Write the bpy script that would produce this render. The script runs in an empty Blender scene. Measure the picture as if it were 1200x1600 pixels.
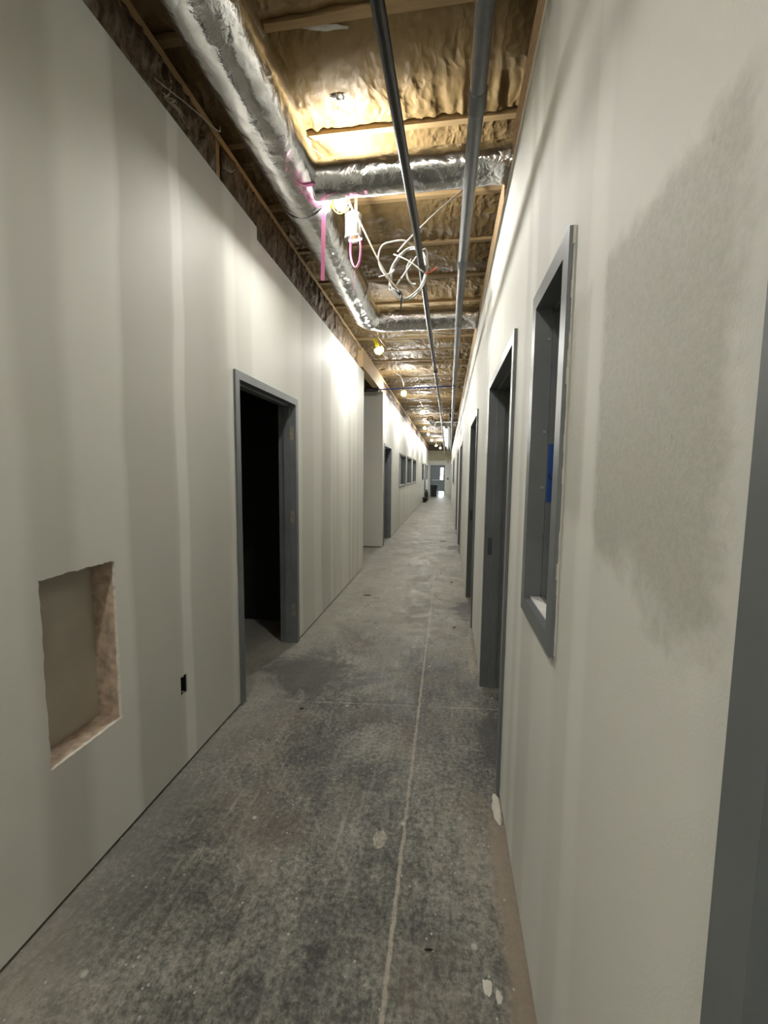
import bpy, bmesh, math, random
from mathutils import Vector, Matrix, noise
sc = bpy.context.scene
C = sc.collection
random.seed(7)
PI = math.pi

# ------------------------------------------------------------------ camera
F_PX, PITCH, YAW, ROLL, CAM_H = 649.5878, 0.0921128, -0.1482264, 0.0109253, 1.5
fw = Vector((math.sin(YAW)*math.cos(PITCH), math.cos(YAW)*math.cos(PITCH), -math.sin(PITCH)))
rt = Vector((math.cos(YAW), -math.sin(YAW), 0.0))
up = rt.cross(fw)
r2 = rt*math.cos(ROLL) + up*math.sin(ROLL)
u2 = up*math.cos(ROLL) - rt*math.sin(ROLL)
cd = bpy.data.cameras.new('camera')
cam = bpy.data.objects.new('camera', cd); C.objects.link(cam)
cd.sensor_fit = 'VERTICAL'; cd.sensor_height = 36.0; cd.lens = 36.0*F_PX/1600.0
cd.clip_start = 0.02; cd.clip_end = 200
M3 = Matrix((r2, u2, -fw)).transposed()
cam.matrix_world = Matrix.Translation((0, 0, CAM_H)) @ M3.to_4x4()
sc.camera = cam

# ------------------------------------------------------------------ world, light, exposure
BULB_W = 14.0            # radiant power of one work-light bulb
BULB_COL = (1.0, 0.978, 0.925)
EXPOSURE = 2.9
w = bpy.data.worlds.new('world'); sc.world = w; w.use_nodes = True
w.node_tree.nodes['Background'].inputs[0].default_value = (0.5, 0.55, 0.6, 1)
w.node_tree.nodes['Background'].inputs[1].default_value = 0.0
vs = sc.view_settings
vs.view_transform = 'Standard'; vs.look = 'None'; vs.gamma = 1.0; vs.exposure = EXPOSURE; vs.use_curve_mapping = False
try:
    sc.cycles.use_denoising = True
    sc.cycles.max_bounces = 10; sc.cycles.diffuse_bounces = 6; sc.cycles.glossy_bounces = 4
    sc.cycles.sample_clamp_indirect = 6.0
except Exception:
    pass

# ------------------------------------------------------------------ node helpers
class NT:
    def __init__(s, name):
        s.m = bpy.data.materials.new(name); s.m.use_nodes = True
        s.t = s.m.node_tree; s.b = s.t.nodes['Principled BSDF']
    def n(s, typ, **kw):
        x = s.t.nodes.new(typ)
        for k, v in kw.items(): setattr(x, k, v)
        return x
    def l(s, a, b): s.t.links.new(a, b)
    def val(s, sock, v):
        if hasattr(v, 'is_output'): s.l(v, sock)
        else: sock.default_value = v
    def math(s, op, a, b=0.0, c=None, clamp=False):
        x = s.n('ShaderNodeMath', operation=op); x.use_clamp = clamp
        s.val(x.inputs[0], a); s.val(x.inputs[1], b)
        if c is not None: s.val(x.inputs[2], c)
        return x.outputs[0]
    def pos(s):
        g = s.n('ShaderNodeNewGeometry')
        return g.outputs['Position']
    def obj(s):
        return s.n('ShaderNodeTexCoord').outputs['Object']
    def sep(s, v):
        x = s.n('ShaderNodeSeparateXYZ'); s.l(v, x.inputs[0]); return x.outputs
    def comb(s, x, y, z):
        c = s.n('ShaderNodeCombineXYZ')
        for i, q in enumerate((x, y, z)): s.val(c.inputs[i], q)
        return c.outputs[0]
    def noise(s, vec, scale=5, detail=4, rough=0.55, stretch=None, dist=0.0):
        if stretch:
            mp = s.n('ShaderNodeMapping'); mp.inputs['Scale'].default_value = stretch
            s.l(vec, mp.inputs['Vector']); vec = mp.outputs[0]
        x = s.n('ShaderNodeTexNoise'); s.l(vec, x.inputs['Vector'])
        x.inputs['Scale'].default_value = scale; x.inputs['Detail'].default_value = detail
        x.inputs['Roughness'].default_value = rough; x.inputs['Distortion'].default_value = dist
        return x.outputs['Fac']
    def ramp(s, fac, stops, interp='LINEAR'):
        x = s.n('ShaderNodeValToRGB'); s.l(fac, x.inputs[0]); cr = x.color_ramp; cr.interpolation = interp
        while len(cr.elements) < len(stops): cr.elements.new(0.5)
        for e, (p, c) in zip(cr.elements, stops):
            e.position = p
            e.color = (c, c, c, 1) if not isinstance(c, (tuple, list)) else (*c, 1)
        return x.outputs[0]
    def mix(s, fac, a, b, mode='MIX'):
        x = s.n('ShaderNodeMix', data_type='RGBA', blend_type=mode)
        s.val(x.inputs[0], fac)
        for sock, v in ((x.inputs[6], a), (x.inputs[7], b)):
            if hasattr(v, 'is_output'): s.l(v, sock)
            else: sock.default_value = (*v, 1) if isinstance(v, (tuple, list)) else (v, v, v, 1)
        return x.outputs[2]
    def smooth(s, v, a, b):
        x = s.n('ShaderNodeMapRange', interpolation_type='SMOOTHSTEP')
        s.val(x.inputs[0], v); x.inputs[1].default_value = a; x.inputs[2].default_value = b
        return x.outputs[0]
    def box1(s, v, a, b, e):          # 1 between a and b
        return s.math('MULTIPLY', s.smooth(v, a-e, a+e), s.math('SUBTRACT', 1.0, s.smooth(v, b-e, b+e)))
    def bump(s, h, strength=0.3, dist=0.01, prev=None):
        x = s.n('ShaderNodeBump'); x.inputs['Strength'].default_value = strength
        x.inputs['Distance'].default_value = dist; s.l(h, x.inputs['Height'])
        if prev is not None: s.l(prev, x.inputs['Normal'])
        return x.outputs[0]
    def out(s, col=None, rough=None, metal=None, normal=None, spec=None):
        if col is not None: s.val(s.b.inputs['Base Color'], col if hasattr(col, 'is_output') else (*col, 1))
        if rough is not None: s.val(s.b.inputs['Roughness'], rough)
        if metal is not None: s.b.inputs['Metallic'].default_value = metal
        if spec is not None: s.b.inputs['Specular IOR Level'].default_value = spec
        if normal is not None: s.l(normal, s.b.inputs['Normal'])
        return s.m

def simple(name, col, rough=0.5, metal=0.0, var=0.12, scale=14, bump=0.0):
    t = NT(name); p = t.obj()
    nf = t.noise(p, scale, 4)
    c = t.mix(t.ramp(nf, [(0.3, 0.0), (0.7, 1.0)]), tuple(x*(1-var) for x in col), tuple(min(1, x*(1+var)) for x in col))
    return t.out(c, rough, metal, t.bump(nf, bump, 0.004) if bump else None)

# ---- wall paint: primer over taped joints, which shows the joints as vertical bands
def wall_mat(name, stops, y0, y1, patch=False):
    t = NT(name); p = t.pos(); x, y, z = t.sep(p)
    wob = t.noise(p, 1.3, 2, 0.5)
    yy = t.math('ADD', y, t.math('MULTIPLY', t.math('SUBTRACT', wob, 0.5), 0.09))
    fac = t.math('DIVIDE', t.math('SUBTRACT', yy, y0), y1-y0, clamp=True)
    near = t.ramp(fac, [((a-y0)/(y1-y0), v) for a, v in stops])
    # farther along: random bands
    nb = t.noise(t.comb(yy, 0.0, t.math('MULTIPLY', z, 0.03)), 2.6, 2, 0.6)
    farb = t.ramp(nb, [(0.38, 0.25), (0.47, 0.55), (0.52, 0.85), (0.6, 1.0)])
    k = t.smooth(y, y1-0.12, y1)
    band = t.mix(k, near, farb)
    zfade = t.noise(p, 0.9, 3, 0.6)
    band2 = t.mix(t.ramp(zfade, [(0.40, 0.0), (0.70, 0.35)]), band, (0.62, 0.62, 0.62))
    col = t.mix(band2, (0.455, 0.453, 0.405), (0.715, 0.718, 0.668))
    fine = t.noise(p, 260, 2, 0.5)
    mott = t.noise(p, 5, 4, 0.6)
    col = t.mix(t.ramp(mott, [(0.3, 0.0), (0.7, 0.12)]), col, (0.56, 0.55, 0.49))
    bumpn = t.bump(fine, 0.12, 0.002)
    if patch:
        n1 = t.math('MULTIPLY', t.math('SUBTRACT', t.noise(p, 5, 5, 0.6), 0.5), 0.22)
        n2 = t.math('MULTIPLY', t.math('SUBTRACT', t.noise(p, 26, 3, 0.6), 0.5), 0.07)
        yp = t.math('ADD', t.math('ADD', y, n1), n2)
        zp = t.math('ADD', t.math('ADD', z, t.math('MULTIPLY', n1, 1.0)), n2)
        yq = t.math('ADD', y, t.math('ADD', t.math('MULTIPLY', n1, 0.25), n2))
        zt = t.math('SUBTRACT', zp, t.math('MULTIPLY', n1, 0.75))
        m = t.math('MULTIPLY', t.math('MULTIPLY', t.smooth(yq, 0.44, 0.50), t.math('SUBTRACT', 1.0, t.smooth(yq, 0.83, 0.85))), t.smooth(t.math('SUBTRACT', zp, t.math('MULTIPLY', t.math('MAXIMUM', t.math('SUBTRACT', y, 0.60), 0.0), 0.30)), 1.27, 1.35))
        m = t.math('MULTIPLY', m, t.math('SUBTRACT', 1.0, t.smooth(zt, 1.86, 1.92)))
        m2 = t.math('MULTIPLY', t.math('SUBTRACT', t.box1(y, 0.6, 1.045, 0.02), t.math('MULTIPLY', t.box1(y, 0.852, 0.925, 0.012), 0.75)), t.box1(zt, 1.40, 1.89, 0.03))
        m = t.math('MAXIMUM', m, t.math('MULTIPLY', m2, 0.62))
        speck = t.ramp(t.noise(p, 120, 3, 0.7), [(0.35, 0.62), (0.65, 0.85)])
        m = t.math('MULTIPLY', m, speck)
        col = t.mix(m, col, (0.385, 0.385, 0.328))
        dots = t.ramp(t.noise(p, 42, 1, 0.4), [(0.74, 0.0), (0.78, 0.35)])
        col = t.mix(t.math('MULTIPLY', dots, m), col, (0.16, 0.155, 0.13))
    return t.out(col, 0.62, 0.0, bumpn, 0.3)

LS = [(-0.5, 0.75), (1.06, 0.85), (1.12, 0.28), (1.24, 0.22), (1.30, 0.75), (1.42, 0.85), (1.505, 0.9), (1.525, 0.18), (1.80, 0.22), (1.835, 0.4),
      (1.845, 1.0), (1.915, 1.0), (1.925, 0.42), (2.30, 0.40), (2.35, 0.9), (2.42, 0.85), (2.45, 0.5), (2.62, 0.6), (2.66, 1.0), (3.0, 0.8),
      (3.25, 0.55), (3.46, 0.95), (3.56, 0.9), (3.6, 0.45), (3.9, 0.5), (3.95, 0.85), (4.15, 0.8), (4.2, 0.25), (4.5, 0.4), (4.6, 0.85)]
RS = [(-0.5, 0.75), (0.43, 0.8), (0.84, 0.72), (0.86, 1.0), (0.93, 1.0), (0.95, 0.6), (1.05, 0.6), (1.1, 0.85), (1.3, 0.8), (1.34, 0.45),
      (1.5, 0.4), (1.53, 0.95), (1.59, 0.95), (1.62, 0.5), (1.68, 0.5), (1.7, 1.0), (1.9, 0.8), (3.0, 0.8), (3.05, 1.0), (3.3, 0.7), (3.6, 0.9), (4.6, 0.8)]
MAT = {}
MAT['wall_l'] = wall_mat('primed drywall left', LS, -0.5, 4.6)
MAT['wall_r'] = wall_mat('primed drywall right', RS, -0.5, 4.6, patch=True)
MAT['drywall_back'] = simple('raw drywall paper', (0.50, 0.455, 0.385), 0.8, var=0.08, scale=4)
MAT['gypsum'] = simple('broken gypsum edge', (0.66, 0.63, 0.56), 0.9, scale=60, bump=0.5)
MAT['steel'] = simple('grey painted steel', (0.135, 0.146, 0.150), 0.42, 0.0, 0.10, 6, 0.03)
MAT['steel_dark'] = simple('dark grey strike steel', (0.06, 0.067, 0.07), 0.4, 0.2)  # strike plates, a darker grey than the frames
MAT['steel_raw'] = simple('scuffed galvanised steel', (0.55, 0.56, 0.56), 0.35, 0.9, 0.15, 25, 0.05)
MAT['dark'] = simple('near-black shade', (0.015, 0.014, 0.012), 0.8)  # near-black colour in place of shade: left rooms, torn hole, tee mouth
MAT['black'] = simple('black plastic', (0.012, 0.012, 0.012), 0.5)
MAT['blackpipe'] = simple('black iron pipe', (0.014, 0.013, 0.012), 0.42, 0.0, 0.3, 30)
MAT['conduit'] = simple('galvanised conduit', (0.125, 0.13, 0.132), 0.48, 0.1, 0.12, 20)
MAT['blue'] = simple('blue plastic', (0.03, 0.06, 0.32), 0.4)
MAT['bluesign'] = simple('blue sticker', (0.012, 0.06, 0.24), 0.45)
MAT['navy'] = simple('dark ink', (0.004, 0.012, 0.05), 0.5)
MAT['yellow'] = simple('yellow plastic', (0.85, 0.72, 0.02), 0.4)
MAT['white_cable'] = simple('white cable sheath', (0.42, 0.41, 0.38), 0.5)
MAT['grey_cable'] = simple('grey tan cord', (0.20, 0.17, 0.13), 0.55)
MAT['red'] = simple('red wire', (0.75, 0.10, 0.07), 0.45)
MAT['fiber'] = simple('loose fibre', (0.42, 0.36, 0.28), 0.9, scale=40, bump=0.6)
MAT['white'] = simple('white paper', (0.78, 0.77, 0.74), 0.7)
MAT['dirt'] = simple('dark wood chip', (0.04, 0.033, 0.026), 0.9)
MAT['compound'] = simple('dried joint compound', (0.52, 0.50, 0.44), 0.9, scale=30, bump=0.6)
MAT['thin_compound'] = simple('thin dried smear', (0.30, 0.28, 0.235), 0.9, var=0.4, scale=60, bump=0.5)
MAT['glass_dark'] = simple('reflective window glass', (0.07, 0.085, 0.095), 0.06)

def pink_mat():
    t = NT('pink ribbon')
    t.b.inputs['Transmission Weight'].default_value = 0.0
    t.b.inputs['Subsurface Weight'].default_value = 0.0
    return t.out((0.95, 0.30, 0.58), 0.5)
MAT['pink'] = pink_mat()

def kraft_mat():
    t = NT('brown kraft paper'); p = t.obj()
    n1 = t.noise(p, 3.0, 3, 0.5); n3 = t.noise(p, 60, 3, 0.6)
    c = t.mix(t.ramp(n1, [(0.3, 0.0), (0.7, 1.0)]), (0.195, 0.131, 0.055), (0.28, 0.195, 0.088))
    wv = t.n('ShaderNodeTexNoise'); wv.inputs['Scale'].default_value = 6.0; t.l(p, wv.inputs['Vector'])
    ad = t.n('ShaderNodeVectorMath', operation='MULTIPLY_ADD'); t.l(wv.outputs['Color'], ad.inputs[0]); ad.inputs[1].default_value = (0.10, 0.10, 0.10); t.l(p, ad.inputs[2])
    def crease(sc_, st):
        mp = t.n('ShaderNodeMapping'); mp.inputs['Scale'].default_value = st; t.l(ad.outputs[0], mp.inputs['Vector'])
        vo = t.n('ShaderNodeTexVoronoi'); vo.inputs['Scale'].default_value = sc_; t.l(mp.outputs[0], vo.inputs['Vector']); return vo.outputs['Distance']
    msk = t.ramp(t.noise(p, 2.6, 3), [(0.38, 0.15), (0.6, 1.0)])
    h = t.math('MULTIPLY', t.math('ADD', crease(11, (1.6, 0.6, 1.0)), t.math('MULTIPLY', crease(26, (1.3, 0.8, 1.0)), 0.45)), msk)
    b = t.bump(h, 0.75, 0.022); b = t.bump(n3, 0.08, 0.002, b)
    return t.out(c, 0.55, 0.0, b, 0.3)
MAT['kraft'] = kraft_mat()

def insul_mat():
    t = NT('brown faced wall insulation'); p = t.obj()
    n1 = t.noise(p, 22, 5, 0.65, (1, 1.6, 0.6), 0.8)
    c = t.mix(t.ramp(n1, [(0.35, 0.0), (0.65, 1.0)]), (0.06, 0.042, 0.026), (0.26, 0.19, 0.125))
    return t.out(c, 0.6, 0.0, t.bump(n1, 0.9, 0.03))
MAT['insul'] = insul_mat()

def wood_mat(name, a, b, st=(1, 14, 14)):
    t = NT(name); p = t.obj()
    n1 = t.noise(p, 4, 4, 0.6, st, 0.4); n2 = t.noise(p, 2.0, 2)
    c = t.mix(t.ramp(n1, [(0.3, 0.0), (0.7, 1.0)]), a, b)
    c = t.mix(t.ramp(n2, [(0.4, 0.0), (0.8, 0.3)]), c, tuple(x*0.6 for x in a))
    return t.out(c, 0.65, 0.0, t.bump(n1, 0.2, 0.004))
MAT['joist'] = wood_mat('pine lumber', (0.31, 0.21, 0.098), (0.41, 0.29, 0.145), (0.6, 12, 12))
MAT['plate'] = wood_mat('pine plate', (0.43, 0.30, 0.155), (0.55, 0.40, 0.23), (12, 0.6, 12))
MAT['stud'] = wood_mat('pine stud', (0.42, 0.29, 0.14), (0.54, 0.39, 0.21), (12, 12, 0.6))
MAT['dirty_stud'] = simple('mud smeared stud', (0.46, 0.365, 0.285), 0.8, var=0.35, scale=26, bump=0.4)
MAT['hinge_mud'] = simple('mud filled steel recess', (0.23, 0.205, 0.16), 0.8, var=0.4, scale=60)
MAT['osb'] = simple('strand board', (0.36, 0.25, 0.14), 0.8, var=0.4, scale=45, bump=0.4)
MAT['tanboard'] = simple('unpainted tan board', (0.50, 0.45, 0.32), 0.75, var=0.08, scale=3)

def foil_mat():
    t = NT('aluminium duct foil'); p = t.obj()
    n1 = t.noise(p, 14, 4, 0.55, None, 1.6); n2 = t.noise(p, 48, 3, 0.6); lo = t.ramp(t.noise(p, 3.2, 2), [(0.38, 0.30), (0.58, 1.0)]); n1 = t.math('MULTIPLY', n1, lo)
    b = t.bump(n1, 0.42, 0.016); b = t.bump(n2, 0.06, 0.002, b)
    c = t.mix(t.ramp(n1, [(0.35, 0.0), (0.65, 1.0)]), (0.74, 0.74, 0.74), (0.88, 0.88, 0.88))
    return t.out(c, t.ramp(n2, [(0.3, 0.13), (0.7, 0.22)]), 1.0, b)
MAT['foil'] = foil_mat()
MAT['silver_wrap'] = simple('silver paint on wrap', (0.72, 0.72, 0.72), 0.3, 0.95)

def floor_mat():
    t = NT('worn concrete slab'); p = t.pos(); x, y, z = t.sep(p)
    big = t.noise(p, 0.9, 4, 0.6); mid = t.noise(p, 4.5, 6, 0.68, None, 1.2); fin = t.noise(p, 48, 6, 0.78)
    spk = t.noise(p, 110, 3, 0.7)
    scr = t.noise(p, 9, 5, 0.7, (3.0, 0.55, 1), 0.8)
    mid2 = t.noise(p, 1.9, 7, 0.72, None, 0.7)
    f = t.math('ADD', t.math('MULTIPLY', mid, 0.24), t.math('ADD', t.math('MULTIPLY', fin, 0.56), t.math('ADD', t.math('MULTIPLY', scr, 0.16), t.math('MULTIPLY', mid2, 0.38))))
    f = t.math('SUBTRACT', f, 0.132)
    f = t.math('ADD', f, t.math('MULTIPLY', t.math('SUBTRACT', big, 0.5), 0.45))
    base = t.ramp(f, [(0.44, (0.036, 0.037, 0.032)), (0.52, (0.105, 0.104, 0.089)), (0.585, (0.20, 0.194, 0.166)), (0.67, (0.33, 0.316, 0.27))])
    base = t.mix(t.ramp(spk, [(0.3, 0.35), (0.55, 0.0)]), base, (0.03, 0.03, 0.027))
    # plaster dust trodden into the slab; its far paleness also paints in brighter light
    d = t.math('ADD', t.smooth(y, 1.8, 4.6), t.math('MULTIPLY', t.math('SUBTRACT', mid, 0.5), 1.1))
    d = t.math('ADD', d, t.math('MULTIPLY', t.math('SUBTRACT', big, 0.5), 0.7))
    dm = t.math('MULTIPLY', t.smooth(d, 0.2, 1.1), 0.82)
    dust = t.ramp(t.math('ADD', t.math('MULTIPLY', fin, 0.5), t.math('MULTIPLY', mid2, 0.5)), [(0.32, (0.135, 0.130, 0.100)), (0.48, (0.225, 0.217, 0.168)), (0.66, (0.35, 0.338, 0.265))])
    col = t.mix(dm, base, dust)
    # pale scrape marks
    def scrape(ang, sc_, lo_, hi_):
        mp = t.n('ShaderNodeMapping'); mp.inputs['Rotation'].default_value = (0, 0, ang); mp.inputs['Scale'].default_value = (14, 1.1, 1); t.l(p, mp.inputs['Vector'])
        q = t.noise(mp.outputs[0], sc_, 4, 0.6)
        return t.smooth(q, lo_, hi_)
    sm = t.math('MULTIPLY', t.math('MAXIMUM', scrape(-0.5, 1.6, 0.58, 0.68), scrape(0.25, 2.1, 0.62, 0.70)), t.ramp(mid2, [(0.42, 0.0), (0.60, 0.5)]))
    col = t.mix(sm, col, (0.36, 0.35, 0.31))
    # trowel swirls and dark scuffs
    vn = t.noise(p, 3.6, 5, 0.62, (1.5, 0.8, 1), 1.6)
    ridge = t.math('SUBTRACT', 1.0, t.math('MULTIPLY', t.math('ABSOLUTE', t.math('SUBTRACT', vn, 0.5)), 14.0), clamp=True)
    vm = t.math('MULTIPLY', ridge, t.ramp(t.noise(p, 1.1, 3), [(0.42, 0.0), (0.58, 0.55)]))
    col = t.mix(t.math('MULTIPLY', vm, t.ramp(fin, [(0.35, 0.2), (0.6, 1.0)])), col, (0.30, 0.288, 0.245))
    dk = t.math('MULTIPLY', t.smooth(t.noise(p, 5.2, 6, 0.7, (1.7, 0.7, 1), 1.0), 0.56, 0.68), 0.55)
    col = t.mix(dk, col, (0.035, 0.035, 0.030))
    br = t.math('MULTIPLY', t.smooth(t.noise(p, 1.6, 4, 0.6), 0.50, 0.62), 0.38)
    col = t.mix(br, col, (0.15, 0.122, 0.09))
    # brown-tan dirt swept along the right-hand wall and dusty smears at the left
    edge = t.math('MULTIPLY', t.smooth(t.math('ADD', x, t.math('MULTIPLY', t.math('SUBTRACT', mid, 0.5), 0.10)), 0.19, 0.235), t.math('SUBTRACT', 1.0, t.smooth(y, 1.65, 1.85)))
    col = t.mix(t.math('MULTIPLY', edge, 0.8), col, (0.24, 0.195, 0.145))
    ledge = t.math('MULTIPLY', t.math('SUBTRACT', 1.0, t.smooth(t.math('ADD', x, t.math('MULTIPLY', t.math('SUBTRACT', mid, 0.5), 0.5)), -1.3, -0.85)), 0.45)
    col = t.mix(ledge, col, (0.25, 0.245, 0.22))
    tan = t.math('MULTIPLY', t.smooth(big, 0.52, 0.68), 0.22)
    col = t.mix(tan, col, (0.185, 0.15, 0.11))
    # saw-cut joint along the corridor, filled with pale dust, and one across
    wj = t.math('MULTIPLY', t.math('SUBTRACT', t.noise(p, 16, 5, 0.7), 0.5), 0.022)
    jx = t.math('ABSOLUTE', t.math('ADD', t.math('ADD', x, 0.141), wj))
    jm = t.math('SUBTRACT', 1.0, t.smooth(jx, 0.004, 0.0105))
    jm = t.math('MULTIPLY', t.math('MULTIPLY', jm, t.ramp(fin, [(0.34, 0.3), (0.54, 1.0)])), t.ramp(mid, [(0.35, 0.6), (0.6, 1.0)]))
    jm = t.math('MULTIPLY', jm, t.math('SUBTRACT', 1.0, t.math('MULTIPLY', t.smooth(y, 3.0, 6.0), 0.6)))
    col = t.mix(jm, col, (0.36, 0.325, 0.265))
    jy = t.math('ABSOLUTE', t.math('ADD', t.math('SUBTRACT', y, 2.59), t.math('ADD', t.math('MULTIPLY', x, -0.09), wj)))
    jm2 = t.math('MULTIPLY', t.math('SUBTRACT', 1.0, t.smooth(jy, 0.003, 0.011)), t.ramp(mid, [(0.38, 0.0), (0.62, 0.6)]))
    col = t.mix(jm2, col, (0.34, 0.32, 0.27))
    # paint and compound spatter
    vor = t.n('ShaderNodeTexVoronoi'); vor.inputs['Scale'].default_value = 9.0; t.l(p, vor.inputs['Vector'])
    sp = t.math('MULTIPLY', t.math('SUBTRACT', 1.0, t.smooth(t.math('ADD', vor.outputs['Distance'], t.math('MULTIPLY', t.math('SUBTRACT', fin, 0.5), 0.20)), 0.06, 0.115)), t.smooth(t.noise(p, 2.1, 2), 0.47, 0.56))
    col = t.mix(t.math('MULTIPLY', sp, 0.75), col, (0.46, 0.44, 0.385))
    vor2 = t.n('ShaderNodeTexVoronoi'); vor2.inputs['Scale'].default_value = 31.0; t.l(p, vor2.inputs['Vector'])
    sp2 = t.math('MULTIPLY', t.math('SUBTRACT', 1.0, t.smooth(t.math('ADD', vor2.outputs['Distance'], t.math('MULTIPLY', t.math('SUBTRACT', fin, 0.5), 0.3)), 0.06, 0.17)), t.smooth(t.noise(p, 5.1, 2), 0.50, 0.58))
    col = t.mix(t.math('MULTIPLY', sp2, 0.7), col, (0.50, 0.48, 0.42))
    # dark patches on the floor at the doorways
    def dark_patch(cx, cy, rx, ry):
        a = t.math('POWER', t.math('DIVIDE', t.math('SUBTRACT', x, cx), rx), 2.0)
        b = t.math('POWER', t.math('DIVIDE', t.math('SUBTRACT', y, cy), ry), 2.0)
        q = t.math('ADD', t.math('ADD', a, b), t.math('MULTIPLY', t.math('SUBTRACT', mid2, 0.5), 5.0))
        return t.math('MULTIPLY', t.math('SUBTRACT', 1.0, t.smooth(q, 0.3, 1.2)), 0.75)
    for a in ((0.28, 2.35, 0.10, 0.20), (0.24, 4.5, 0.16, 0.35), (-0.95, 2.95, 0.40, 0.40), (0.24, 8.4, 0.2, 0.5)):
        col = t.mix(dark_patch(*a), col, (0.055, 0.053, 0.046))
    h = t.math('ADD', t.math('MULTIPLY', fin, 0.6), t.math('SUBTRACT', mid, t.math('MULTIPLY', jm, 0.4)))
    return t.out(col, t.ramp(mid, [(0.3, 0.45), (0.7, 0.75)]), 0.0, t.bump(h, 0.3, 0.008), 0.35)
MAT['floor'] = floor_mat()

def emit_mat(name, col, strength):
    m = bpy.data.materials.new(name); m.use_nodes = True; nt = m.node_tree
    nt.nodes.remove(nt.nodes['Principled BSDF'])
    e = nt.nodes.new('ShaderNodeEmission'); e.inputs[0].default_value = (*col, 1); e.inputs[1].default_value = strength
    nt.links.new(e.outputs[0], nt.nodes['Material Output'].inputs[0]); return m
BULB_R = 0.042
MAT['bulb'] = emit_mat('lit bulb glass', BULB_COL, BULB_W/(PI*4*PI*BULB_R**2))
MAT['bulb_base'] = simple('white bulb housing', (0.75, 0.74, 0.70), 0.4)
MAT['daylight'] = emit_mat('daylit window', (0.9, 0.96, 1.0), 6.0)

# ------------------------------------------------------------------ mesh helpers
def bx(bm, x0, x1, y0, y1, z0, z1, bev=0.0):
    vs_ = [bm.verts.new((x, y, z)) for x in (x0, x1) for y in (y0, y1) for z in (z0, z1)]
    q = [(0, 1, 3, 2), (4, 6, 7, 5), (0, 4, 5, 1), (2, 3, 7, 6), (0, 2, 6, 4), (1, 5, 7, 3)]
    fs = [bm.faces.new([vs_[i] for i in f]) for f in q]
    if bev > 0:
        es = list({e for f in fs for e in f.edges})
        bmesh.ops.bevel(bm, geom=es, offset=bev, segments=2, profile=0.6, affect='EDGES')
    return fs
def prism(bm, poly, axis, a, b):
    """extrude a 2-D polygon along an axis; poly in the other two axes' order"""
    def P(u, v, t):
        return {0: (t, u, v), 1: (u, t, v), 2: (u, v, t)}[axis]
    A = [bm.verts.new(P(u, v, a)) for u, v in poly]; B = [bm.verts.new(P(u, v, b)) for u, v in poly]
    n = len(poly)
    for i in range(n): bm.faces.new((A[i], A[(i+1) % n], B[(i+1) % n], B[i]))
    bm.faces.new(A[::-1]); bm.faces.new(B)
def frames(pts):
    pts = [Vector(p) for p in pts]; n = len(pts); out = []
    T = [(pts[min(i+1, n-1)]-pts[max(i-1, 0)]).normalized() for i in range(n)]
    ref = Vector((0, 0, 1)) if abs(T[0].z) < 0.9 else Vector((1, 0, 0))
    u = (ref - T[0]*ref.dot(T[0])).normalized()
    for i in range(n):
        u = (u - T[i]*u.dot(T[i])).normalized(); out.append((pts[i], T[i], u, T[i].cross(u)))
    return out
def tube(bm, pts, r, seg=10, cap=True, disp=None):
    rings = []; fr = frames(pts); s = 0.0
    for i, (p, T, u, v) in enumerate(fr):
        if i: s += (p-fr[i-1][0]).length
        rr = r[i] if isinstance(r, (list, tuple)) else r
        ring = []
        for k in range(seg):
            a = 2*PI*k/seg; d = u*math.cos(a)+v*math.sin(a)
            q = rr + (disp(p + d*rr, s, a) if disp else 0.0)
            ring.append(bm.verts.new(p + d*q))
        rings.append(ring)
    for A, B in zip(rings, rings[1:]):
        for k in range(seg): bm.faces.new((A[k], A[(k+1) % seg], B[(k+1) % seg], B[k]))
    if cap:
        bm.faces.new(rings[0][::-1]); bm.faces.new(rings[-1])
def lathe(bm, prof, seg=20, c=(0, 0, 0), cap=True):
    rings = []
    for r, z in prof:
        rings.append([bm.verts.new((c[0]+r*math.cos(2*PI*k/seg), c[1]+r*math.sin(2*PI*k/seg), c[2]+z)) for k in range(seg)])
    for A, B in zip(rings, rings[1:]):
        for k in range(seg): bm.faces.new((A[k], A[(k+1) % seg], B[(k+1) % seg], B[k]))
    if cap: bm.faces.new(rings[0][::-1]); bm.faces.new(rings[-1])
def spline(pts, n=12):
    P = [Vector(p) for p in pts]; P = [P[0]*2-P[1]] + P + [P[-1]*2-P[-2]]; out = []
    for i in range(1, len(P)-2):
        a, b, c, d = P[i-1:i+3]
        for k in range(n):
            t = k/n
            out.append(0.5*((2*b)+(c-a)*t+(2*a-5*b+4*c-d)*t*t+(3*b-a-3*c+d)*t**3))
    out.append(P[-2]); return out
def obj(name, bm, mat, parent=None, smooth=False):
    bmesh.ops.recalc_face_normals(bm, faces=bm.faces[:])
    me = bpy.data.meshes.new(name); bm.to_mesh(me); bm.free()
    for m in (mat if isinstance(mat, list) else [mat]): me.materials.append(MAT[m])
    if smooth:
        for p in me.polygons: p.use_smooth = True
    o = bpy.data.objects.new(name, me); C.objects.link(o)
    if parent is not None:
        o.parent = parent; o.matrix_parent_inverse = Matrix.Translation(-parent.location) if parent.type == 'EMPTY' or parent.location.length else Matrix()
    return o
def tag(o, label, cat, group=None):
    o['label'] = label; o['category'] = cat
    if group: o['group'] = group
    return o
def thing(name, label, cat, loc=(0, 0, 0), group=None):
    o = bpy.data.objects.new(name, None); C.objects.link(o); o.location = loc; o.empty_display_size = 0.1
    return tag(o, label, cat, group)
def struct(name, bm, mat, smooth=False):
    o = obj(name, bm, mat, None, smooth); o['kind'] = 'structure'; return o
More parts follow.
